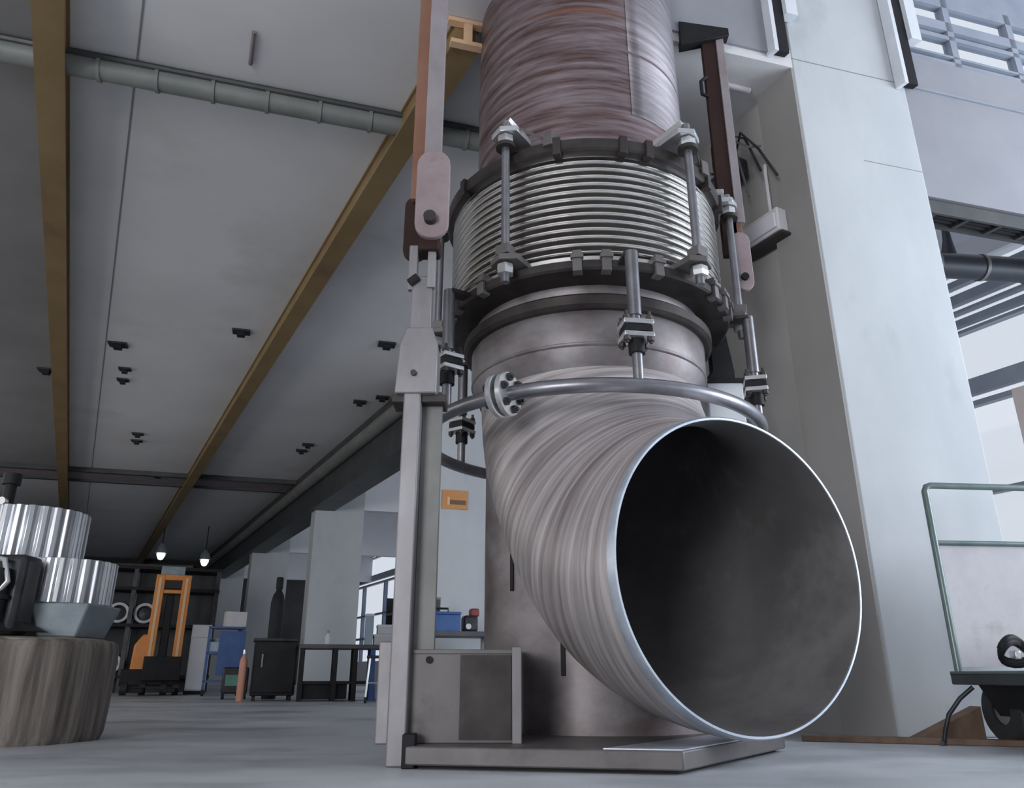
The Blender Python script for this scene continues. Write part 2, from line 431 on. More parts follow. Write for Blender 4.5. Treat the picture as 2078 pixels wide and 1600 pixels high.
# little dark fittings under the ceiling: two plates each, from plan positions
def ceil_at(px, py):
    ax, ay = (px - 1039) / F_PX, (800 - py) / F_PX
    v = Vector((ax, math.cos(PITCH) - ay * math.sin(PITCH), math.sin(PITCH) + ay * math.cos(PITCH)))
    return Vector((0, 0, CAM_H)) + v * ((CEIL - CAM_H) / v.z)
for k, (px, py, w, lab) in enumerate((
        (240, 698, .17, 'dark ceiling anchor nearest the left ochre beam'), (490, 672, .16, 'dark ceiling anchor close left of the diagonal ochre beam'),
        (785, 698, .17, 'dark ceiling anchor beside the pale steel post'), (254, 748, .12, 'upper of the close pair of ceiling anchors on the left'),
        (250, 770, .12, 'lower of the close pair of ceiling anchors on the left'), (280, 880, .14, 'far pair anchor, upper, above the gear unit'),
        (278, 894, .14, 'far pair anchor, lower, above the gear unit'), (730, 815, .15, 'dark ceiling anchor just above the grey wall pipe'),
        (776, 806, .15, 'pale dark-edged ceiling anchor nearest the post and wall pipe'), (625, 902, .16, 'upper of two far anchors near the wall pipe'),
        (612, 914, .16, 'lower of two far anchors near the wall pipe'), (95, 750, .16, 'dark anchor left of the left ochre beam'),
        (320, 964, .2, 'tiny anchor just under the ceiling cross beam'))):
    t = thing('ceiling_anchor', lab, 'anchor', ceil_at(px, py), math.atan2(X.y, X.x), 'anchors under the hall ceiling')
    MB().cbox((0, 0, -.012), (w * 1.25, w * .9, .024)).build('anchor_plate', 'blacksoft', t)
    MB().cbox((0, 0, -.045), (w * .55, w * .55, .05)).build('anchor_socket', 'black', t)
q0, q1 = ceil_at(516, 62), ceil_at(508, 128)
tag(MB().tube([q0 - Vector((0, 0, .01)), q1 - Vector((0, 0, .01))], .014, 8).build('ceiling_rod', 'stain'), 'thin brown rod under the ceiling above the duct', 'rod')
q0, q1 = ceil_at(1458, 164), ceil_at(1520, 180)
tag(MB().tube([q0 - Vector((0, 0, .02)), q1 - Vector((0, 0, .02))], .022, 10).build('tube_light', 'lampbox'), 'short pale tube light under the ceiling right of the pipe', 'light')

# black steel channels with pale flanges on the column head
def channel(name, a, z0, zf, label, w=.10):
    t = thing(name, label, 'channel', K(a, -.1, z0))
    sh = Matrix.Translation(-t.location)
    kbox(MB(), a - w / 2, a + w / 2, -.05, -.005, z0, NEARCEIL).build('web', 'black', t, mtx=sh, smooth=False)
    kbox(MB(), a + w / 2, a + w / 2 + .09, -.08, -.005, zf, NEARCEIL).build('front_flange', 'whitesteel', t, mtx=sh, smooth=False)
    if w < .14: kbox(MB(), a - w / 2 - .03, a - w / 2, -.08, -.005, z0 - .03, NEARCEIL).build('rear_flange', 'whitesteel', t, mtx=sh, smooth=False)
    return t
channel('steel_channel', -.115, 4.27, 4.60, 'black steel channel left of the column head', .11)
channel('steel_channel', .93, 4.25, 4.66, 'black steel channel on the right edge of the column', .12)

# ------------------------------------------------------------------ the pipe with its bellows and elbow
AX, AY = 0.41, 3.906
P = thing('bellows_pipe', 'tall rusty steel pipe with ribbed bellows and open elbow', 'pipe', (AX, AY, 0))
MB().lathe([(.612, 2.70), (.612, 3.52), (.617, 3.525), (.617, 3.54), (.612, 3.545), (.612, NEARCEIL - .02)], 128).build('upper_pipe', 'rust', P)
def seam(z0, z1, a, w, m, name, r=.6125):
    mb = MB()
    n = 10
    lo = [((r + .004) * math.sin(a + w * (i / n - .5)), -(r + .004) * math.cos(a + w * (i / n - .5)), z) for z in (z0,) for i in range(n + 1)]
    b_ = mb.b
    A = [b_.verts.new(p) for p in lo]
    B = [b_.verts.new((p[0], p[1], z1)) for p in lo]
    for i in range(n): b_.faces.new((A[i], A[i + 1], B[i + 1], B[i]))
    o = mb.build(name, m, P)
    s_ = o.modifiers.new('solid', 'SOLIDIFY'); s_.thickness = .004; s_.offset = -1
    return o
seam(3.11, 5.66, R_(58.5), R_(73), 'palesteel', 'pale_sheet', .612)
# bellows: thirteen rounded convolutions
prof = []
N, z0, z1 = 13, 2.150, 2.700
pitch = (z1 - z0) / N
for i in range(N):
    zb = z0 + i * pitch
    for t_, r in ((.0, .662), (.12, .660), (.22, .674), (.28, .725), (.34, .744), (.43, .750), (.57, .750), (.66, .744), (.73, .725), (.79, .674), (.89, .662)):
        prof.append((r, zb + t_ * pitch))
prof = [(.745, 2.10), (.747, 2.148)] + prof + [(.664, z1), (.748, z1 + .004), (.748, z1 + .03)]
MB().lathe(prof, 160).build('bellows', 'bellows', P)
MB().lathe([(.60, 2.725), (.775, 2.725), (.785, 2.735), (.785, 2.785), (.775, 2.795), (.60, 2.795)], 128, closed=True).build('top_flange', 'darksteel', P)
MB().lathe([(.58, 2.065), (.765, 2.065), (.775, 2.075), (.775, 2.110), (.765, 2.118), (.58, 2.118)], 128, closed=True).build('bottom_flange', 'darksteel', P)
MB().lathe([(.615, 2.07), (.615, 2.02), (.600, 2.0)], 128).build('neck', 'steel', P)
MB().lathe([(.60, 1.925), (.655, 1.925), (.672, 1.94), (.672, 1.985), (.655, 2.0), (.60, 2.0)], 128, closed=True).build('collar', 'darksteel', P)
MB().lathe([(.612, 2.04), (.625, 1.93), (.630, 1.92), (.630, 1.80), (.618, 1.73), (.592, 1.67), (.578, 1.64)], 128).build('lower_pipe', 'steel', P)
# small clips on both flanges
def radial(mb_fn, angs, name, m, parent, bevel=0.003):
    first = None
    for a in angs:
        if first is None:
            first = mb_fn().build(name, m, parent, bevel=bevel)
            o = first
        else:
            o = first.copy()
            COL.objects.link(o)
        o.rotation_euler = (0, 0, R_(a))
    return first
radial(lambda: MB().box(-.02, .02, -.80, -.755, 2.70, 2.80), (-58, -14, 10, 20, 52, 70), 'flange_clip', 'darksteel', P)
radial(lambda: MB().box(-.022, .022, -.79, -.74, 2.05, 2.16).box(-.03, .03, -.80, -.77, 2.115, 2.135), (-72, -64, -46, -8, 2, 21, 50, 60, 70), 'flange_clip', 'gusset', P)

# tie rods across the bellows
ROD_R = .845
def tie_rod():
    o = MB().tube([(0, -ROD_R, 2.02), (0, -ROD_R, 2.93)], .021, 16).build('tie_rod', 'rod', P)
    mb = MB()
    mb.hull([(-.075, -.72, 2.845), (-.075, -.86, 2.845), (0, -.90, 2.845), (.075, -.86, 2.845), (.075, -.72, 2.845)],
            [(-.075, -.72, 2.875), (-.075, -.86, 2.875), (0, -.90, 2.875), (.075, -.86, 2.875), (.075, -.72, 2.875)])
    mb.hull([(-.055, -.62, 2.875), (-.055, -.83, 2.875), (.0, -.83, 2.96), (.0, -.62, 2.96)], [(-.035, -.62, 2.875), (-.035, -.83, 2.875), (.018, -.83, 2.97), (.018, -.62, 2.97)])
    mb.hull([(.055, -.62, 2.875), (.055, -.83, 2.875), (.0, -.83, 2.96), (.0, -.62, 2.96)], [(.035, -.62, 2.875), (.035, -.83, 2.875), (-.018, -.83, 2.97), (-.018, -.62, 2.97)])
    mb.build('upper_lug', 'nut', o, bevel=.003)
    mb = MB()
    mb.hull([(.07, -.84, 2.865), (.085, -.82, 2.865), (.20, -.74, 2.79), (.185, -.76, 2.79)], [(.07, -.84, 2.88), (.085, -.82, 2.88), (.20, -.74, 2.81), (.185, -.76, 2.81)])
    mb.cbox((.20, -.755, 2.80), (.05, .05, .08))
    mb.build('lug_strut', 'gusset', o, bevel=.003)
    mb = MB()
    mb.hull([(-.075, -.70, 2.12), (-.075, -.86, 2.12), (0, -.90, 2.12), (.075, -.86, 2.12), (.075, -.70, 2.12)],
            [(-.075, -.70, 2.15), (-.075, -.86, 2.15), (0, -.90, 2.15), (.075, -.86, 2.15), (.075, -.70, 2.15)])
    mb.cbox((0, -.845, 2.185), (.07, .07, .05))
    mb.build('lower_lug', 'gusset', o, bevel=.003)
    for z in (2.815, 2.085):
        MB().lathe([(.0, -.024), (.04, -.024), (.043, 0), (.04, .024), (0, .024)], 6, (0, -ROD_R, z)).build('nut', 'nut', o, smooth=False)
    MB().lathe([(.0, -.01), (.05, -.01), (.05, .01), (0, .01)], 20, (0, -ROD_R, 2.78)).build('washer', 'darksteel', o)
    return o
r0 = tie_rod()
r0.rotation_euler = (0, 0, R_(-31.5))
for a in (34, 84, -98, 150, -155):
    copy_tree(r0).rotation_euler = (0, 0, R_(a))

# header ring around the elbow, on insulated stand-off rods
RING_R, RING_Z = .868, 1.455
rg = MB().tube([(RING_R * math.cos(k * 2 * PI / 120), RING_R * math.sin(k * 2 * PI / 120), RING_Z) for k in range(120)], .033, 16, closed=True).build('header_ring', 'rod', P)
for s_ in (-1, 1):
    fl = MB().lathe([(.03, -.015), (.095, -.015), (.10, -.010), (.10, .010), (.095, .015), (.03, .015)], 28, closed=True).build('coupling_flange', 'nut', rg)
    a = R_(-31) + s_ * .026
    fl.location = (RING_R * math.sin(a), -RING_R * math.cos(a), RING_Z)
    fl.rotation_euler = (0, PI / 2, a)
for k in range(6):
    t_ = k * PI / 3 + .3
    bo = MB().tube([(0, 0, -.06), (0, 0, .065)], .009, 8).tube([(0, 0, .035), (0, 0, .055)], .018, 6).tube([(0, 0, -.055), (0, 0, -.035)], .018, 6).build('flange_bolt', 'darksteel', rg)
    a = R_(-31)
    m_ = Matrix.Translation((RING_R * math.sin(a), -RING_R * math.cos(a), RING_Z)) @ Matrix.Rotation(a, 4, 'Z') @ Matrix.Rotation(PI / 2, 4, 'Y') @ Matrix.Translation((.072 * math.cos(t_), .072 * math.sin(t_), 0))
    bo.matrix_local = m_
def standoff():
    y = -RING_R
    o = MB().tube([(0, y, RING_Z), (0, y, 2.10)], .023, 16).tube([(0, y, 1.78), (0, y, 2.10)], .030, 16).build('standoff_rod', 'rod', P)
    MB().box(-.035, .035, y - .005, -.74, 2.085, 2.105).build('rod_bracket', 'darksteel', o, bevel=.003)
    for z in (1.735, 1.675):
        MB().cbox((0, y, z), (.135, .11, .022)).build('coupling_plate', 'nut', o, bevel=.004)
    MB().cbox((0, y, 1.705), (.12, .10, .030)).build('gasket', 'black', o)
    MB().tube([(0, y, 1.60), (0, y, 1.665)], .036, 16).build('rod_sleeve', 'black', o)
    for sx in (-1, 1):
        for sy in (-1, 1):
            MB().tube([(sx * .052, y + sy * .04, 1.635), (sx * .052, y + sy * .04, 1.785)], .008, 8).tube([(sx * .052, y + sy * .04, 1.645), (sx * .052, y + sy * .04, 1.663)], .016, 6).tube([(sx * .052, y + sy * .04, 1.747), (sx * .052, y + sy * .04, 1.763)], .016, 6).build('coupling_bolt', 'darksteel', o)
    return o
s0 = standoff()
s0.rotation_euler = (0, 0, R_(-56))
for a in (8.5, 78, 140, -125):
    copy_tree(s0).rotation_euler = (0, 0, R_(a))

# elbow: outer shell, inner wall, bright ground rim
EA, RB, ZC, RO, RI = R_(25.7), 1.08, .679, .597, .577
def taper(q): return 1 - .037 * (1 - max(0, min(1, q / (PI / 2))))
def elbow_pts(r, q, n=112):
    c = Vector((0, -RB + RB * math.cos(q), ZC + RB - RB * math.sin(q)))
    rad = Vector((0, math.cos(q), -math.sin(q)))
    r = r * taper(q)
    return [c + Vector((1, 0, 0)) * r * math.cos(2 * PI * k / n) + rad * r * math.sin(2 * PI * k / n) for k in range(n)]
def elbow_shell(r, q0, q1, name, m, parent, extra=0):
    mb = MB()
    uvl = mb.b.loops.layers.uv.new('UVMap')
    n, Q = 112, 48
    rings = []
    if extra:
        rings.append(([mb.b.verts.new(p + Vector((0, 0, extra))) for p in elbow_pts(r, 0)], -.2))
    for i in range(Q + 1):
        q = q0 + (q1 - q0) * i / Q
        rings.append(([mb.b.verts.new(p) for p in elbow_pts(r, q)], i / Q))
    for (A, u0), (B, u1) in zip(rings, rings[1:]):
        for k in range(n):
            l = (k + 1) % n
            f_ = mb.b.faces.new((A[k], A[l], B[l], B[k]))
            for lp, uv in zip(f_.loops, ((u0, k / n), (u0, (k + 1) / n), (u1, (k + 1) / n), (u1, k / n))):
                lp[uvl].uv = uv
    return mb.build(name, m, parent, mtx=Matrix.Rotation(EA, 4, 'Z'))
el = elbow_shell(RO, 0, PI / 2 - .028, 'elbow', 'elbow', P)
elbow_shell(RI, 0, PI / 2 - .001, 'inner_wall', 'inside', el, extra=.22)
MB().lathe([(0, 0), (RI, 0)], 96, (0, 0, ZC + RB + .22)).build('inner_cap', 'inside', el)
mb = MB()
rr = []
for r, q, off in ((RO, PI / 2 - .028, 0), (RO - .004, PI / 2 - .006, 0), (RO - .010, PI / 2, .004), (RI + .002, PI / 2, .004), (RI, PI / 2 - .004, 0), (RI + .006, PI / 2 - .028, 0)):
    rr.append([mb.b.verts.new(p + Vector((0, -off, 0))) for p in elbow_pts(r, q)])
for A, B in zip(rr, rr[1:] + rr[:1]):
    for k in range(112):
        l = (k + 1) % 112
        mb.b.faces.new((A[k], A[l], B[l], B[k]))
mb.build('ground_rim', 'rim', el, mtx=Matrix.Rotation(EA, 4, 'Z'))
# weld seam round the spool
MB().lathe([(.616, 1.742), (.627, 1.747), (.631, 1.754), (.630, 1.761), (.622, 1.766)], 112).build('weld_seam', 'steel', P)
# pedestal under the elbow with its vent slots
def elbow_dist(p):                       # distance of a point (elbow frame) from the bend's centre line
    v = Vector(p) - Vector((0, -RB, ZC + RB))
    if v.y < 0: return math.hypot(v.x, v.z + RB) - RO
    if v.z > 0: return math.hypot(v.x, v.y - RB) - RO * taper(0)
    return math.hypot(v.x, math.hypot(v.y, v.z) - RB) - RO * taper(math.atan2(-v.z, v.y))
mb = MB()
lo, hi = [], []
for k in range(128):
    a = 2 * PI * k / 128
    x_, y_ = .545 * math.sin(a), -.545 * math.cos(a)
    q = Matrix.Rotation(-EA, 4, 'Z') @ Vector((x_, y_, 0))
    z = .10
    while z < 1.75 and elbow_dist((q.x, q.y, z)) > -.008: z += .002
    lo.append(mb.b.verts.new((x_, y_, .072)))
    hi.append(mb.b.verts.new((x_, y_, z)))
for k in range(128):
    l = (k + 1) % 128
    mb.b.faces.new((lo[k], lo[l], hi[l], hi[k]))
pd = mb.build('pedestal', 'steel', P)
for a, z_0, z_1 in ((-48.4, .657, .821), (-21, .30, .44)):
    o = MB().box(-.010, .010, -.553, -.50, z_0, z_1).build('vent_slot', 'black', pd, bevel=.002)
    o.rotation_euler = (0, 0, R_(a))

# ------------------------------------------------------------------ support frame under and beside the pipe
FR = thing('support_frame', 'grey steel base frame with tall post left of the elbow', 'frame', (0, 0, 0))
base = [(-.37, 2.905), (.552, 2.727), (1.154, 3.559), (1.02, 4.6), (-.10, 4.6)]
MB().prism(base, .012, .072).build('base_plate', 'gusset', FR, bevel=.006)
ins = [(-.34, 2.94), (.54, 2.765), (1.11, 3.56), (.98, 4.55), (-.06, 4.55)]
MB().prism(ins, 0, .014).build('base_shim', 'black', FR)
MB().prism([(.30, 2.78), (.552, 2.733), (1.15, 3.55), (.98, 3.62)], .072, .076).build('lit_top_strip', 'rim', FR)['label'] = 'pale strip of painted-in light at the base end'  # light falling on the base top, painted as a pale sheet
px, py = -.435, 2.955
# post: square tube with a set-back web plate on its right
MB().box(px - .008, px + .062, py, py + .12, .0, 1.42).build('post', 'post', FR, bevel=.006)
MB().box(px + .062, px + .145, py + .075, py + .10, .05, 1.42).build('post_web', 'conduit', FR, bevel=.003)
MB().box(px - .055, px - .004, py + .03, py + .14, .07, .42).build('post_cheek', 'post', FR, bevel=.006)
MB().box(px + .055, px + .10, py - .05, py + .02, 0, .11).build('post_foot', 'black', FR, bevel=.004)
# upper bracket plates on the post
MB().hull([(px - .045, py - .01, 1.385), (px + .125, py - .01, 1.385), (px + .125, py - .01, 1.60), (px + .10, py - .01, 1.68), (px - .01, py - .01, 1.68), (px - .035, py - .01, 1.60)],
          [(px - .045, py + .13, 1.385), (px + .125, py + .13, 1.385), (px + .125, py + .13, 1.60), (px + .10, py + .13, 1.68), (px - .01, py + .13, 1.68), (px - .035, py + .13, 1.60)]).build('bracket_block', 'post', FR, bevel=.006)
MB().box(px - .06, px + .16, py + .02, py + .15, 1.355, 1.39).build('bracket_shelf', 'darksteel', FR, bevel=.004)
MB().box(px + .0, px + .088, py + .02, py + .10, 1.68, 1.94).build('post_tongue', 'post', FR, bevel=.006)
MB().tube([(px + .03, py + .0, 1.47), (px + .03, py - .025, 1.47)], .012, 12).build('bracket_bolt', 'darksteel', FR)
# gusset between post and pedestal
g = MB().box(px + .03, .02, 3.005, 3.03, .072, .385).build('gusset_plate', 'gusset', FR, bevel=.004)
MB().box(-.19, -.002, 2.998, 3.004, .085, .372).build('stain_sheet', 'darksteel', g)['label'] = 'dark brown stained patch of the gusset plate'  # thin dark sheet standing for the stain on the gusset
MB().box(px + .03, .02, 3.0, 3.50, .375, .392).build('gusset_top', 'gusset', FR, bevel=.003)
MB().box(.0, .035, 2.985, 3.5, .072, .40).build('gusset_rib', 'post', FR, bevel=.003)
MB().tube([(px + .13, 3.005, .355), (px + .13, 2.995, .355)], .013, 12).build('gusset_hole', 'black', g)
# right-hand post mirrored behind the elbow
MB().box(1.09, 1.29, 4.02, 4.10, .0, 1.84).build('post', 'whitesteel', FR, bevel=.006)
MB().hull([(1.08, 4.03, 1.85), (1.26, 4.03, 1.85), (1.26, 4.03, 1.92), (1.22, 4.03, 2.22), (1.13, 4.03, 2.22), (1.13, 4.03, 1.92)],
          [(1.08, 4.10, 1.85), (1.26, 4.10, 1.85), (1.26, 4.10, 1.92), (1.22, 4.10, 2.22), (1.13, 4.10, 2.22), (1.13, 4.10, 1.92)]).build('post_tongue', 'black', FR, bevel=.006)
MB().box(1.06, 1.34, 3.98, 4.12, 1.84, 1.855).build('bracket_shelf', 'black', FR, bevel=.004)
MB().box(1.08, 1.36, 4.0, 4.12, 2.22, 2.245).build('bracket_top', 'gusset', FR, bevel=.004)

# ------------------------------------------------------------------ hangers
L = thing('hanger_bar', 'faded pink and rust hanger bar above the left post', 'hanger', (px + .045, py + .06, 1.90))
x0, y0 = 0, 0
MB().box(-.015, .065, -.06, -.035, .62, 3.75).build('front_bar', 'hangpaint', L, bevel=.003)
MB().box(-.075, -.010, -.02, .01, .45, 3.75).build('side_bar', 'orangerust', L, bevel=.003)
def clevis(x, y, z0_, z1_, w):
    mb = MB()
    n = 10
    out = [(x - w, z0_), (x + w, z0_)]
    pts = [(x + w * math.cos(t_ * PI / n), z1_ - w + w * math.sin(t_ * PI / n)) for t_ in range(n + 1)]
    pts += [(x - w * math.cos(t_ * PI / n), z0_ + w - w * math.sin(t_ * PI / n)) for t_ in range(n + 1)]
    mb.hull([(p[0], y, p[1]) for p in pts], [(p[0], y + .03, p[1]) for p in pts])
    return mb
clevis(.035, -.095, .20, .66, .075).build('clevis_plate', 'pinkpaint', L, bevel=.005)
clevis(-.05, .03, .16, .50, .055).build('clevis_plate', 'brownrust', L, bevel=.005)
MB().tube([(.03, -.13, .29), (.03, .09, .29)], .028, 14).build('clevis_pin', 'darksteel', L)
MB().box(-.02, .07, -.07, .03, .155, .235).build('pin_keeper', 'brownrust', L, bevel=.01)
mb = MB()
mb.box(-.065, -.025, -.03, .0, -.02, .20).box(.02, .055, -.05, -.02, -.02, .20)
mb.build('link_plate', 'post', L, bevel=.004)
MB().tube([(-.055, -.05, .0), (-.02, -.05, .03)], .018, 10).build('link_pin', 'black', L)

Rr = thing('hanger_bar', 'dark brown hanger bar right of the pipe', 'hanger', (1.315, 3.95, 2.30))
MB().box(-.075, .015, -.02, .02, .30, 1.94).build('side_bar', 'brownrust', Rr, bevel=.003)
MB().box(.015, .065, -.03, .02, .52, 1.94).build('front_bar', 'hangpaint', Rr, bevel=.003)
MB().box(-.02, .045, -.02, .02, .20, .60).build('lower_bar', 'orangerust', Rr, bevel=.003)
clevis(.015, -.05, .06, .44, .055).build('clevis_plate', 'pinkpaint', Rr, bevel=.005)
MB().tube([(.015, -.07, .14), (.015, .05, .14)], .022, 12).build('clevis_pin', 'black', Rr)
MB().hull([(-.22, -.05, 1.84), (.10, -.05, 1.92), (.10, -.05, 1.98), (-.22, -.05, 2.04)], [(-.22, .02, 1.84), (.10, .02, 1.92), (.10, .02, 1.98), (-.22, .02, 2.04)]).build('top_bracket', 'black', Rr, bevel=.004)
MB().tube([(-.07, -.03, 1.60), (-.11, -.03, 1.56), (-.11, -.03, 1.46), (-.07, -.03, 1.44)], .012, 10).build('hook', 'black', Rr)

# ------------------------------------------------------------------ fittings on the wall beside the column
n_hall = Vector((-D.y, D.x, 0))     # points from the wall into the hall
wz = math.atan2(D.y, D.x)
wp = K(-.03, .38, 3.10)
t = thing('emergency_light', 'pale box light fixed to grey wall left of the column', 'light', wp, wz)
MB().cbox((0, .03, 0), (.36, .09, .17)).build('housing', 'lampbox', t, bevel=.01)
MB().cbox((0, .085, -.01), (.33, .02, .11)).build('diffuser', 'aisle', t, bevel=.006)
MB().cbox((0, .0, -.10), (.38, .12, .02)).build('back_tray', 'darksteel', t, bevel=.003)
MB().tube([(-.09, .03, .08), (-.09, .03, .42), (-.07, .0, .50)], .012, 8).build('feed_tube', 'lampbox', t)
t = thing('wall_motor', 'dark motor box with loose cables high on the grey wall', 'motor', K(.0, .60, 3.70), wz)
MB().cbox((0, .06, 0), (.22, .14, .16)).build('motor_housing', 'blacksoft', t, bevel=.02)
MB().tube([(.1, .07, 0), (.2, .07, 0)], .05, 14).build('motor_shaft', 'darkbeam', t)
for k in range(9):
    a = random.uniform(-.3, .3)
    MB().tube([(a * .4, .12, .05), (a * .8, .16, .16 + random.uniform(-.05, .08)), (a * 1.2, .13, random.uniform(-.05, .22)), (a * 1.5, .08, random.uniform(-.32, .1))], .009, 6).build('loose_cable', 'blacksoft' if k % 3 else 'conduit', t)

# orange sign on the second column
p = K(.27, 6.05, 2.38) - X * .02
t = thing('wall_sign', 'small orange sign on the column behind the pipe', 'sign', p - D * .012, math.atan2(X.y, X.x))
MB().cbox((0, 0, 0), (.33, .014, .24)).build('sign_board', 'sign', t, bevel=.003)
MB().cbox((.035, -.009, -.035), (.20, .006, .055)).build('printed_bar', 'signmark', t)
MB().cbox((-.085, -.009, -.02), (.03, .006, .10)).build('printed_stripe', 'signpale', t)

# ------------------------------------------------------------------ bench by the second column, with its clutter
bz = math.atan2(X.y, X.x)
t = thing('work_table', 'dark low table in front of the column behind the pipe', 'table', (-.75, 8.75, 0), bz)
MB().cbox((.1, 0, .72), (1.0, .5, .05)).build('table_top', 'benchwood', t, bevel=.004)
for lx in (-.36, -.20, .5):
    for ly in (-.2, .2):
        MB().cbox((lx, ly, .35), (.05, .05, .70)).build('leg', 'conduit', t)
MB().cbox((.1, 0, .12), (.95, .45, .03)).build('lower_shelf', 'benchwood', t)
q = Vector((-.80, 8.75, .745))
t = thing('tool_box', 'blue metal tool box on the low table', 'tool box', q, bz)
MB().cbox((0, 0, .09), (.44, .24, .18)).build('box_body', 'blue', t, bevel=.01)
MB().cbox((0, 0, .195), (.45, .25, .03)).build('box_lid', 'blue', t, bevel=.008)
MB().tube([(-.1, 0, .21), (-.1, 0, .25), (.1, 0, .25), (.1, 0, .21)], .012, 8).build('handle', 'blacksoft', t)
t = thing('steel_rod', 'short dark rod standing up behind the blue tool box', 'rod', q + Vector((-.03, .18, 0)))
MB().tube([(0, 0, 0), (0, 0, .36)], .026, 12).build('shank', 'blacksoft', t)
MB().tube([(0, 0, .36), (0, 0, .385)], .028, 12).build('collar', 'conduit', t)
t = thing('hand_grinder', 'dark power tool with dull red top right of tool box', 'tool', q + Vector((.33, .10, 0)), bz)
MB().cbox((0, 0, .09), (.16, .18, .18)).build('tool_body', 'blacksoft', t, bevel=.03)
MB().cbox((.05, 0, .21), (.10, .12, .09)).build('tool_top', 'red', t, bevel=.02)
MB().tube([(-.03, -.10, .06), (-.03, -.08, .06)], .03, 14).build('dial', 'lampbox', t)
t = thing('plastic_bucket', 'sea green bucket under the low table', 'bucket', (-.50, 8.78, .135))
MB().lathe([(.0, 0), (.105, 0), (.135, .26), (.142, .27), (.128, .27), (.10, .02), (0, .02)], 28).build('bucket_body', 'green', t)
MB().tube([(.13 * math.cos(k * PI / 10), -.02, .27 - .09 * math.sin(k * PI / 10)) for k in range(11)], .005, 6).build('handle', 'lampbox', t)

# ------------------------------------------------------------------ stump with the gear unit
sx, sy = -2.475, 4.10
t = thing('wood_stump', 'big round wooden block with rough bark at lower left', 'stump', (sx, sy, 0))
mb = MB()
prof = [(.405, 0), (.42, .04), (.427, .15), (.43, .30), (.43, .42), (.42, .455), (.40, .468)]
rings = []
for r, z in prof:
    rings.append([mb.b.verts.new(((r + .010 * math.sin(7 * a) + .006 * math.sin(19 * a + 1)) * math.cos(a), (r + .010 * math.sin(7 * a) + .006 * math.sin(19 * a + 1)) * math.sin(a), z)) for a in (2 * PI * k / 120 for k in range(120))])
for A, B in zip(rings, rings[1:]):
    for k in range(120):
        l = (k + 1) % 120
        mb.b.faces.new((A[k], A[l], B[l], B[k]))
mb.b.faces.new(rings[0][::-1])
mb.build('bark', 'bark', t)
MB().lathe([(0, .475), (.37, .475), (.40, .466), (.40, .45), (0, .45)], 90).build('end_grain', 'stumptop', t)

t = thing('gear_unit', 'dark machine with two bright toothed aluminium rings on the stump', 'machine', (sx, sy, .476))
def gear(cx, cy, z0_, z1_, r, teeth, name, m):
    mb = MB()
    pts = []
    for k in range(teeth):
        for f_, rr_ in ((0, r * .95), (.2, r), (.55, r), (.75, r * .95)):
            a = 2 * PI * (k + f_) / teeth
            pts.append((cx + rr_ * math.cos(a), cy + rr_ * math.sin(a)))
    mb.prism(pts, z0_, z1_)
    o = mb.build(name, m, t, bevel=.003)
    MB().lathe([(0, z1_ + .012), (r * .3, z1_ + .012), (r * .32, z1_), (0, z1_)], 30, (cx, cy, 0)).build('hub', 'blacksoft', o)
    return o
gear(-.11, .06, .385, .655, .262, 26, 'upper_gear', 'alu')
gear(.13, .04, .165, .385, .235, 24, 'lower_gear', 'alu')
MB().hull([(.11, -.20, .165), (.37, -.14, .165), (.37, .2, .165), (.05, .22, .165)],
          [(.17, -.20, .0), (.32, -.12, .0), (.32, .16, .0), (.15, .16, .0)]).build('casting_base', 'casting', t, bevel=.01)
MB().cbox((-.10, -.29, .19), (.50, .16, .37)).build('motor_block', 'blacksoft', t, bevel=.03)
MB().tube([(.06, -.40, .06), (.06, -.40, .30)], .045, 18).tube([(.06, -.40, .16), (.06, -.40, .18)], .058, 18).build('pump_cylinder', 'black', t)
MB().tube([(-.02, -.39, .36), (.08, -.42, .34), (.11, -.41, .24), (.04, -.44, .12), (-.08, -.42, .08)], .013, 10).build('hose', 'nut', t)
MB().tube([(-.20, -.39, .36), (-.04, -.42, .30), (.0, -.42, .22), (-.06, -.42, .04)], .014, 10).build('hose', 'black', t)
MB().cbox((.02, -.39, .31), (.05, .05, .10)).build('valve_block', 'nut', t, bevel=.006)
MB().cbox((-.02, -.40, .10), (.05, .05, .04)).build('valve_block', 'nut', t, bevel=.006)
for k in range(5):
    MB().tube([(-.30 + k * .06, -.385, .375), (-.30 + k * .06, -.385, .02)], .009, 8).build('bolt_shaft', 'blacksoft', t)
MB().hull([(.10, -.40, .02), (.26, -.30, .02), (.24, -.22, .02), (.06, -.30, .02)], [(.08, -.38, .10), (.18, -.30, .05), (.18, -.24, .05), (.06, -.30, .10)]).build('base_foot', 'black', t)
MB().tube([(-.25, .0, .655), (-.25, .0, .80)], .03, 14).tube([(-.25, 0, .80), (-.25, 0, .86)], .045, 14).build('filler_neck', 'black', t)
MB().tube([(-.245, -.03, .70), (-.245, -.06, .70)], .022, 12).build('filler_plug', 'nut', t)

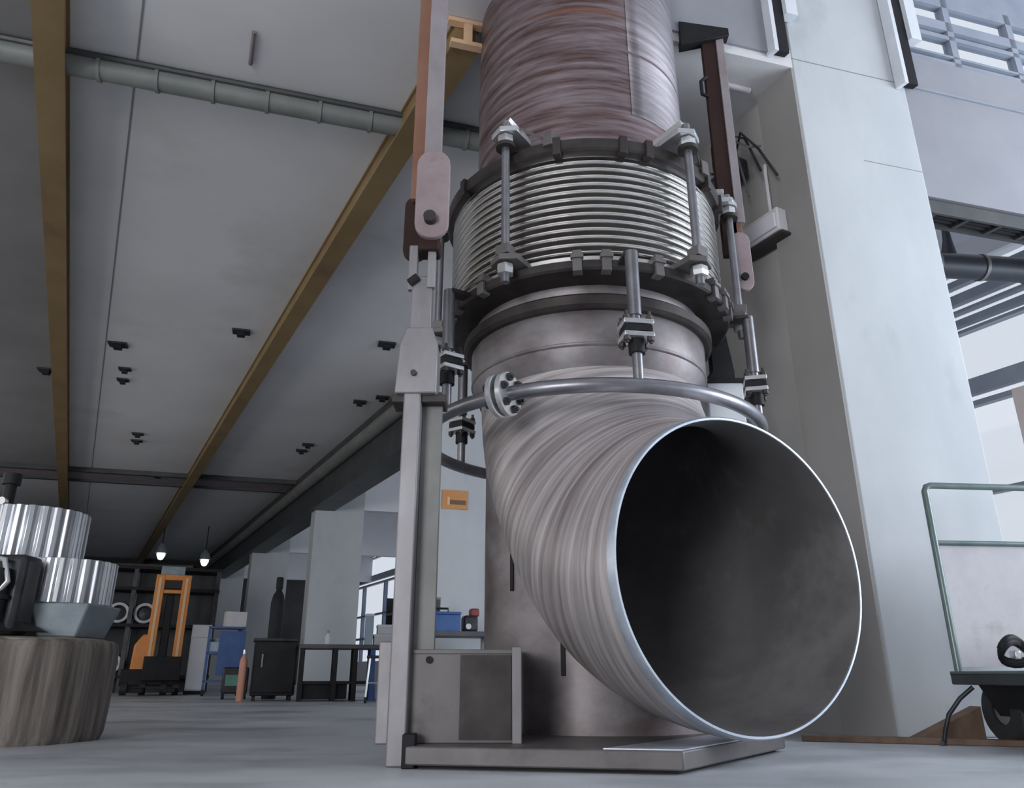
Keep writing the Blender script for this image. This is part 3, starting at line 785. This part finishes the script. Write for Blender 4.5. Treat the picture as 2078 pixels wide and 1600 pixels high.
# ------------------------------------------------------------------ far workshop
# pallet truck
t = thing('pallet_stacker', 'orange pallet stacker with tall twin mast parked far back', 'stacker truck', (-5.80, 13.55, 0), R_(22))
for x_ in (-.23, .19):
    m_ = MB().box(x_ - .07, x_ + .07, -.06, .08, .55, 1.92).build('mast_upright', 'orange', t, bevel=.01)
    MB().box(x_ - .02, x_ + .02, -.07, -.055, .6, 1.88).build('mast_channel', 'signpale', m_)
MB().box(-.30, .26, -.05, .07, 1.84, 1.93).build('mast_crossbar', 'orange', t, bevel=.008)
MB().box(-.25, .21, -.04, .05, 1.62, 1.68).build('mast_crossbar', 'orange', t, bevel=.008)
MB().box(-.24, .14, .0, .06, 1.93, 2.08).build('guard_panel', 'casting', t, bevel=.01)
MB().box(-.10, .03, .0, .08, .5, 1.6).build('lift_cylinder', 'black', t, bevel=.02)
MB().hull([(-.50, -.02, .34), (-.25, -.02, .34), (-.25, -.02, .95), (-.36, -.02, .95), (-.48, -.02, .78)], [(-.50, .6, .34), (-.25, .6, .34), (-.25, .6, .95), (-.36, .6, .95), (-.48, .6, .78)]).build('body_cover', 'orange', t, bevel=.03)
MB().box(-.62, .28, -.05, .5, .14, .40).build('chassis', 'black', t, bevel=.02)
MB().box(-.30, .28, -.14, -.04, .22, .60).build('fork_carriage', 'black', t, bevel=.01)
for x_ in (-.30, .16):
    MB().box(x_ - .08, x_ + .08, -.95, -.1, .05, .12).build('fork', 'black', t, bevel=.01)
for x_ in (-.54, -.26, .06, .24):
    MB().tube([(x_ - .05, -.02, .10), (x_ + .05, -.02, .10)], .10, 20).build('wheel', 'rubber', t)
# rack with wheels
t = thing('storage_rack', 'dark steel rack holding wheels behind the orange stacker', 'rack', (-7.1, 15.3, 0), R_(22))
for x_ in (-1.6, -.2, 1.3):
    for y_ in (0, .6):
        MB().box(x_ - .04, x_ + .04, y_ - .04, y_ + .04, 0, 2.3).build('rack_post', 'blacksoft', t)
for z in (.25, 1.17, 1.85, 2.25):
    MB().box(-1.65, 1.35, -.05, .65, z, z + .06).build('rack_shelf', 'black', t)
MB().box(-1.65, 1.35, .62, .66, 0, 2.3).build('rack_back', 'darkwall', t)
c_, s_ = math.cos(R_(22)), math.sin(R_(22))
wl = None
for k, (x_, z, lab) in enumerate(((-.42, 1.44, 'pale-rimmed wheel on the rack, the left one of the upper two'), (.04, 1.44, 'pale-rimmed wheel on the rack right beside the orange mast'),
                                  (-.42, .52, 'dark wheel on the lower shelf behind the stacker body'))):
    loc = (-7.1 + x_ * c_ - .28 * s_, 15.3 + x_ * s_ + .28 * c_, z)
    if wl is None:
        wl = thing('wheel', lab, 'wheel', loc, R_(22), 'wheels on the dark rack')
        MB().lathe([(.12, -.09), (.18, -.09), (.205, -.06), (.205, .06), (.18, .09), (.12, .09)], 40, closed=True).build('tyre', 'rubber', wl, mtx=Matrix.Rotation(PI / 2, 4, 'X'))
        MB().lathe([(.14, -.02), (.19, -.02), (.19, .115), (.14, .115)], 40, closed=True).build('rim', 'tyrewall', wl, mtx=Matrix.Rotation(PI / 2, 4, 'X'))
        MB().lathe([(0, .05), (.14, .03), (.14, .0), (0, .0)], 30).build('wheel_disc', 'blacksoft', wl, mtx=Matrix.Rotation(PI / 2, 4, 'X'))
    else:
        w2 = copy_tree(wl)
        w2.location = loc
        w2['label'] = lab
# red band and dark gallery on the far end wall
tag(kbox(MB(), -10.6, -6.4, D_F - .25, D_F - .05, 3.70, 4.15).build('crane_girder', 'red', smooth=False), 'dull red girder across the far end under the ceiling', 'girder')
tag(kbox(MB(), -6.2, -.4, D_F - .35, D_F - .1, 3.75, 4.0).build('gallery_rail', 'conduit', smooth=False), 'grey rail across the far end above the stacker', 'rail')
for px_, (x_, y_, z_), lab in ((310, (-9.3, 20.6, 3.35), 'glowing lamp hanging far back above the orange mast'), (395, (-8.4, 21.3, 3.28), 'dimmer glowing lamp hanging far back near the wall pipe')):
    t = thing('pendant_lamp', lab, 'lamp', (x_, y_, z_), 0, 'lamps hanging at the far end')
    MB().tube([(0, 0, .25), (0, 0, CEIL - z_)], .012, 6).build('cord', 'black', t)
    MB().lathe([(0, .26), (.05, .25), (.12, .14), (.14, .0)], 18).build('lamp_shade', 'casting', t)
    MB().lathe([(0, .10), (.09, .08), (.11, -.05), (.06, -.16), (0, -.18)], 18).build('bulb', 'lamp', t)
# white cabinet
t = thing('metal_cabinet', 'white narrow metal cabinet right of the orange stacker', 'cabinet', (-5.36, 13.9, 0), R_(20))
MB().box(-.16, .16, 0, .45, .06, 1.13).build('cabinet_body', 'white', t, bevel=.008)
MB().box(-.145, .145, -.02, 0, .08, .90).build('door', 'white', t, bevel=.004)
MB().box(-.145, .145, -.02, 0, .92, 1.11).build('drawer', 'white', t, bevel=.004)
MB().box(-.17, .17, .02, .43, 0, .06).build('plinth', 'black', t)
# blue trolley with things on it
t = thing('tool_trolley', 'blue wheeled tool trolley right of the white cabinet', 'trolley', (-4.68, 13.2, 0), R_(20))
for x_ in (-.26, .26):
    for y_ in (-.18, .18):
        MB().box(x_ - .02, x_ + .02, y_ - .02, y_ + .02, .08, 1.05).build('frame_post', 'blue', t)
        MB().tube([(x_ - .02, y_, .05), (x_ + .02, y_, .05)], .05, 14).build('caster', 'rubber', t)
for z in (.2, .62, 1.02):
    MB().box(-.28, .28, -.2, .2, z, z + .03).build('tray', 'blue', t)
MB().box(-.10, .30, -.22, -.19, .30, .98).build('side_panel', 'blue', t)
t = thing('parts_bin', 'pale blue bin on the middle tray of the blue trolley', 'bin', (-4.81, 13.10, .652), R_(20))
MB().box(-.10, .10, -.12, .12, 0, .02).box(-.10, -.09, -.12, .12, 0, .22).box(.09, .10, -.12, .12, 0, .22).box(-.1, .1, -.12, -.11, 0, .16).box(-.1, .1, .11, .12, 0, .22).build('bin_shell', 'paleblue', t)
t = thing('cardboard_box', 'pale pinkish carton on top of the blue trolley', 'box', (-4.58, 13.24, 1.052), R_(30))
MB().box(-.16, .16, -.12, .12, 0, .24).build('carton', 'lampbox', t, bevel=.004)
MB().box(-.165, .165, -.02, .02, .238, .243).build('tape', 'beige', t)
# gas cylinder
t = thing('gas_cylinder', 'small pinkish copper gas cylinder left of black cabinet', 'gas cylinder', (-3.45, 10.47, 0))
MB().lathe([(0, 0), (.045, 0), (.048, .02), (.048, .46), (.038, .51), (.02, .54), (.02, .57), (0, .57)], 24).build('cylinder_body', 'copper', t)
MB().lathe([(0, 0), (.022, 0), (.022, .05), (0, .05)], 12, (0, 0, .565)).build('valve', 'nut', t)
# low green-brown machine between trolley and cylinder
t = thing('welding_machine', 'low dark machine on the floor in front of blue trolley', 'machine', (-3.85, 11.4, 0), R_(20))
MB().cbox((0, 0, .24), (.34, .5, .34)).build('machine_body', 'blacksoft', t, bevel=.02)
MB().cbox((-.05, -.255, .24), (.16, .015, .14)).build('front_panel', 'green', t)
for x_ in (-.14, .14):
    MB().tube([(x_ - .02, -.18, .06), (x_ + .02, -.18, .06)], .06, 14).build('wheel', 'rubber', t)
# black cabinet
t = thing('black_cabinet', 'black steel cabinet on castors beside the workbench', 'cabinet', (-3.04, 10.45, 0), R_(18))
MB().box(-.27, .27, 0, .5, .06, .72).build('cabinet_body', 'black', t, bevel=.01)
MB().box(-.29, .29, -.02, .52, .72, .755).build('cabinet_top', 'blacksoft', t, bevel=.006)
d_ = MB().box(-.25, .25, -.02, 0, .10, .70).build('door', 'black', t, bevel=.006)
MB().box(-.17, -.15, -.04, -.02, .40, .56).build('handle', 'conduit', d_)
for x_ in (-.22, .22):
    for y_ in (.06, .44):
        MB().tube([(x_ - .02, y_, .03), (x_ + .02, y_, .03)], .03, 12).build('castor', 'rubber', t)
t = thing('gas_bottle', 'tall black gas bottle behind the black cabinet', 'gas bottle', (-3.33, 11.3, 0))
MB().lathe([(0, 0), (.09, 0), (.095, .02), (.095, 1.28), (.075, 1.38), (.04, 1.44), (.04, 1.48), (0, 1.48)], 24).build('bottle_body', 'black', t)
MB().lathe([(0, 0), (.05, 0), (.05, .14), (.04, .16), (0, .16)], 16, (0, 0, 1.47)).build('valve_cap', 'black', t)
# workbench
t = thing('workbench', 'long dark workbench with blue frame below far columns', 'workbench', (-1.97, 10.35, 0), R_(14))
MB().box(-.72, .9, 0, .65, .625, .675).build('bench_top', 'benchwood', t, bevel=.005)
for x_, m_ in ((-.68, 'black'), (-.27, 'black'), (-.02, 'black'), (.20, 'blue'), (.86, 'blue')):
    MB().box(x_ - .03, x_ + .03, .02, .08, 0, .625).build('leg', m_, t)
    MB().box(x_ - .03, x_ + .03, .57, .63, 0, .625).build('leg', m_, t)
MB().box(-.70, .18, .04, .60, .20, .235).build('lower_shelf', 'black', t)
MB().box(-.68, -.10, .10, .55, .02, .20).build('floor_crate', 'black', t)
for k, (x_, z, m_, n_, lab) in enumerate(((.34, 0, 'paleblue', .22, 'pale blue crate on the floor under the bench, left one'), (.62, 0, 'paleblue', .26, 'pale blue crate on the floor under the bench, right one'))):
    q = Matrix.Translation((-1.97, 10.35, 0)) @ Matrix.Rotation(R_(14), 4, 'Z') @ Vector((x_, .25, 0))
    t2 = thing('plastic_crate', lab, 'crate', q, R_(14), 'pale crates under the bench')
    MB().box(-.11, .11, -.16, .16, 0, .02).box(-.11, -.10, -.16, .16, 0, n_).box(.10, .11, -.16, .16, 0, n_).box(-.11, .11, -.16, -.15, 0, n_).box(-.11, .11, .15, .16, 0, n_).build('crate_shell', m_, t2)
    MB().box(-.115, .115, -.165, .165, n_ - .03, n_).build('crate_lid', 'white', t2)
def bench_at(x_, y_): return Matrix.Translation((-1.97, 10.35, .676)) @ Matrix.Rotation(R_(14), 4, 'Z') @ Vector((x_, y_, 0))
t = thing('spray_bottle', 'small white bottle on the workbench before the third column', 'bottle', bench_at(-.38, .25))
MB().lathe([(0, 0), (.035, 0), (.038, .02), (.036, .10), (.016, .13), (.016, .15), (0, .15)], 16).build('bottle_body', 'white', t)
MB().cbox((0, -.01, .165), (.03, .05, .03)).build('spray_head', 'casting', t)
lb = ('lower white carton on the right end of the workbench', 'white carton stacked on another at the bench end', 'tall pale green box at the left of the cartons')
for (x_, z, w, h, m_), lab in zip(((.42, 0, .40, .14, 'white'), (.44, .142, .36, .12, 'white'), (.15, 0, .10, .40, 'paleblue')), lb):
    t = thing('storage_box', lab, 'box', bench_at(x_, .35) + Vector((0, 0, z)), R_(14), 'boxes on the workbench')
    MB().box(-w / 2, w / 2, -.12, .12, 0, h - .02).build('box_body', m_, t, bevel=.004)
    MB().box(-w / 2 - .006, w / 2 + .006, -.126, .126, h - .03, h).build('box_lid', 'aisle', t, bevel=.003)
# steel stool near the post
t = thing('rolling_stand', 'small steel stand on castors in front of the bench end', 'stand', (-1.62, 9.7, 0), R_(10))
for x_ in (-.1, .1):
    for y_ in (-.1, .1):
        MB().tube([(x_, y_, .06), (x_ * .7, y_ * .7, .5)], .014, 8).build('leg', 'nut', t)
        MB().tube([(x_ - .014, y_, .035), (x_ + .014, y_, .035)], .035, 12).build('castor', 'rubber', t)
MB().cbox((0, 0, .51), (.22, .22, .03)).build('stand_top', 'blacksoft', t, bevel=.005)
MB().tube([(-.09, -.09, .22), (.09, -.09, .22)], .010, 8).build('rung', 'nut', t)
# dark storage under the aisle windows further back
t = thing('storage_shelf', 'dark shelving unit under the windows behind the bench', 'shelf', (-2.2, 17.2, 0), R_(-61.6))
for z in (.1, .6, 1.1, 1.6):
    MB().box(-1.5, 1.5, 0, .5, z, z + .05).build('shelf_board', 'conduit', t)
for x_ in (-1.5, 0, 1.5):
    MB().box(x_ - .03, x_ + .03, 0, .5, 0, 2.0).build('upright', 'darkbeam', t)
MB().box(-1.5, 1.5, .48, .5, 0, 2.0).build('back_panel', 'darkwall', t)

# ------------------------------------------------------------------ right aisle: duct, tray
p0, p1 = Vector((2.9, 5.55, 3.50)), Vector((5.9, 5.9, 3.50))
u = (p1 - p0).normalized()
t = thing('air_duct', 'black round air duct hanging right of the column', 'duct', p0)
MB().tube([(0, 0, 0), p1 - p0], .105, 20).build('duct_tube', 'duct', t)
for s_ in (.16, .60, 1.02, 1.44):
    q = u * s_
    MB().tube([q - u * .014, q + u * .014], .114, 20).build('duct_clamp', 'conduit', t)
q = u * .36
MB().tube([q + Vector((0, 0, .05)), q + Vector((-.02, 0, .26)), q + Vector((-.04, 0, .45)), q + Vector((-.05, 0, .85))], [.085, .04, .025, .012], 14).build('hanger_arm', 'duct', t)
q = u * .75
MB().tube([q + Vector((0, 0, .05)), q + Vector((.02, 0, .25)), q + Vector((.03, 0, .60))], [.07, .035, .015], 14).build('hanger_arm', 'duct', t)
t = thing('cable_tray', 'dark cable tray under the wall edge right of column', 'cable tray', K(.94, .10, 3.28))
sh = Matrix.Translation(-t.location)
kbox(MB(), .94, A_R - .3, .02, .04, 3.23, 3.33).build('tray_rail', 'darkbeam', t, mtx=sh, smooth=False)
kbox(MB(), .94, A_R - .3, .17, .19, 3.23, 3.33).build('tray_rail', 'darkbeam', t, mtx=sh, smooth=False)
for k in range(14):
    a = 1.0 + k * .28
    kbox(MB(), a, a + .03, .04, .17, 3.24, 3.255).build('tray_rung', 'darkbeam', t, mtx=sh, smooth=False)
for k in range(3):
    MB().tube([K(.95, .065 + k * .04, 3.275) - t.location, K(2.4, .065 + k * .04, 3.275) - t.location, K(A_R - .4, .065 + k * .04, 3.275) - t.location], .018, 8).build('cable', 'black', t)

# ------------------------------------------------------------------ hand cart with clutter, cable, boards
t = thing('hand_cart', 'grey tube hand cart with upright panel by the column', 'cart', (2.13, 3.90, 0), R_(6))
H = 1.225
MB().tube([(.0, 0, .30), (.0, 0, H - .03), (.012, 0, H - .008), (.035, 0, H), (.95, 0, H), (.975, 0, H - .008), (.985, 0, H - .03), (.985, 0, .30)], .017, 12).build('handle_frame', 'cart', t)
MB().tube([(0, 0, .93), (.985, 0, .93)], .013, 12).build('cross_tube', 'cart', t)
MB().box(.02, .965, .004, .016, .34, .93).build('back_panel', 'mesh', t)
MB().box(-.02, 1.01, -.62, .04, .26, .315).build('deck', 'darkbeam', t, bevel=.006)
MB().box(-.02, 1.01, -.62, .04, .30, .32).build('deck_lip', 'cart', t, bevel=.003)
for y_ in (-.04, -.5):
    for x_ in (.18, .82):
        w_ = MB().lathe([(.06, -.035), (.13, -.035), (.145, -.02), (.145, .02), (.13, .035), (.06, .035)], 30, closed=True, c=(0, 0, 0)).build('wheel', 'rubber', t, mtx=Matrix.Translation((x_, y_, .145)) @ Matrix.Rotation(PI / 2, 4, 'Y'))
        MB().lathe([(0, -.02), (.065, -.02), (.065, .02), (0, .02)], 20).build('wheel_hub', 'conduit', w_, mtx=Matrix.Translation((x_, y_, .145)) @ Matrix.Rotation(PI / 2, 4, 'Y'))
MB().hull([(.10, -.56, .26), (.9, -.56, .26), (.9, .02, .26), (.10, .02, .26)], [(.20, -.5, .03), (.8, -.5, .03), (.8, -.03, .03), (.20, -.03, .03)]).build('under_tray', 'black', t)
ct = Matrix.Translation((2.13, 3.90, 0)) @ Matrix.Rotation(R_(6), 4, 'Z')
t = thing('cable_coil', 'black coiled cable lying on the cart deck', 'cable', ct @ Vector((.20, -.14, .32)))
pts = [(.065 * math.cos(k * .35), .02 * math.sin(k * .7), .07 + .052 * math.sin(k * .35) + .0005 * k) for k in range(64)]
MB().tube(pts, .013, 8).build('coil', 'black', t)
MB().cbox((.0, .0, .07), (.03, .05, .04)).build('plug', 'nut', t, bevel=.006)
t = thing('hand_drill', 'dull red power tool on the cart deck at the right edge', 'tool', ct @ Vector((.335, -.16, .322)), R_(20))
MB().cbox((0, 0, .05), (.14, .09, .10)).build('tool_body', 'red', t, bevel=.02)
MB().tube([(.02, 0, .10), (.05, 0, .17)], .025, 12).build('grip', 'black', t)
tag(MB().tube([(2.15, 3.84, .25), (2.09, 3.86, .20), (2.03, 3.87, .13), (2.0, 3.87, .06), (1.98, 3.86, .012), (1.95, 3.82, .011)], .010, 10).build('power_cable', 'blacksoft'), 'thin dark cable hanging from the cart to the floor', 'cable')
# boards on the floor
q0, q1 = Vector((1.42, 4.12, 0)), Vector((3.0, 3.55, 0))
u = (q1 - q0).normalized()
t = thing('floor_board', 'long brown board lying on the floor before the column', 'board', q0)
MB().cbox(((q1 - q0) / 2) + Vector((0, 0, .014)), ((q1 - q0).length, .07, .026), math.atan2(u.y, u.x)).build('board', 'wood', t, bevel=.003)
t = thing('wood_wedge', 'brown wooden wedge on the floor left of the cart wheel', 'wedge', (1.93, 4.065, 0), R_(-2))
MB().hull([(0, 0, .0), (.36, 0, .0), (.36, 0, .16)], [(0, .10, .0), (.36, .10, .0), (.36, .10, .16)]).build('wedge', 'wood', t, bevel=.003)
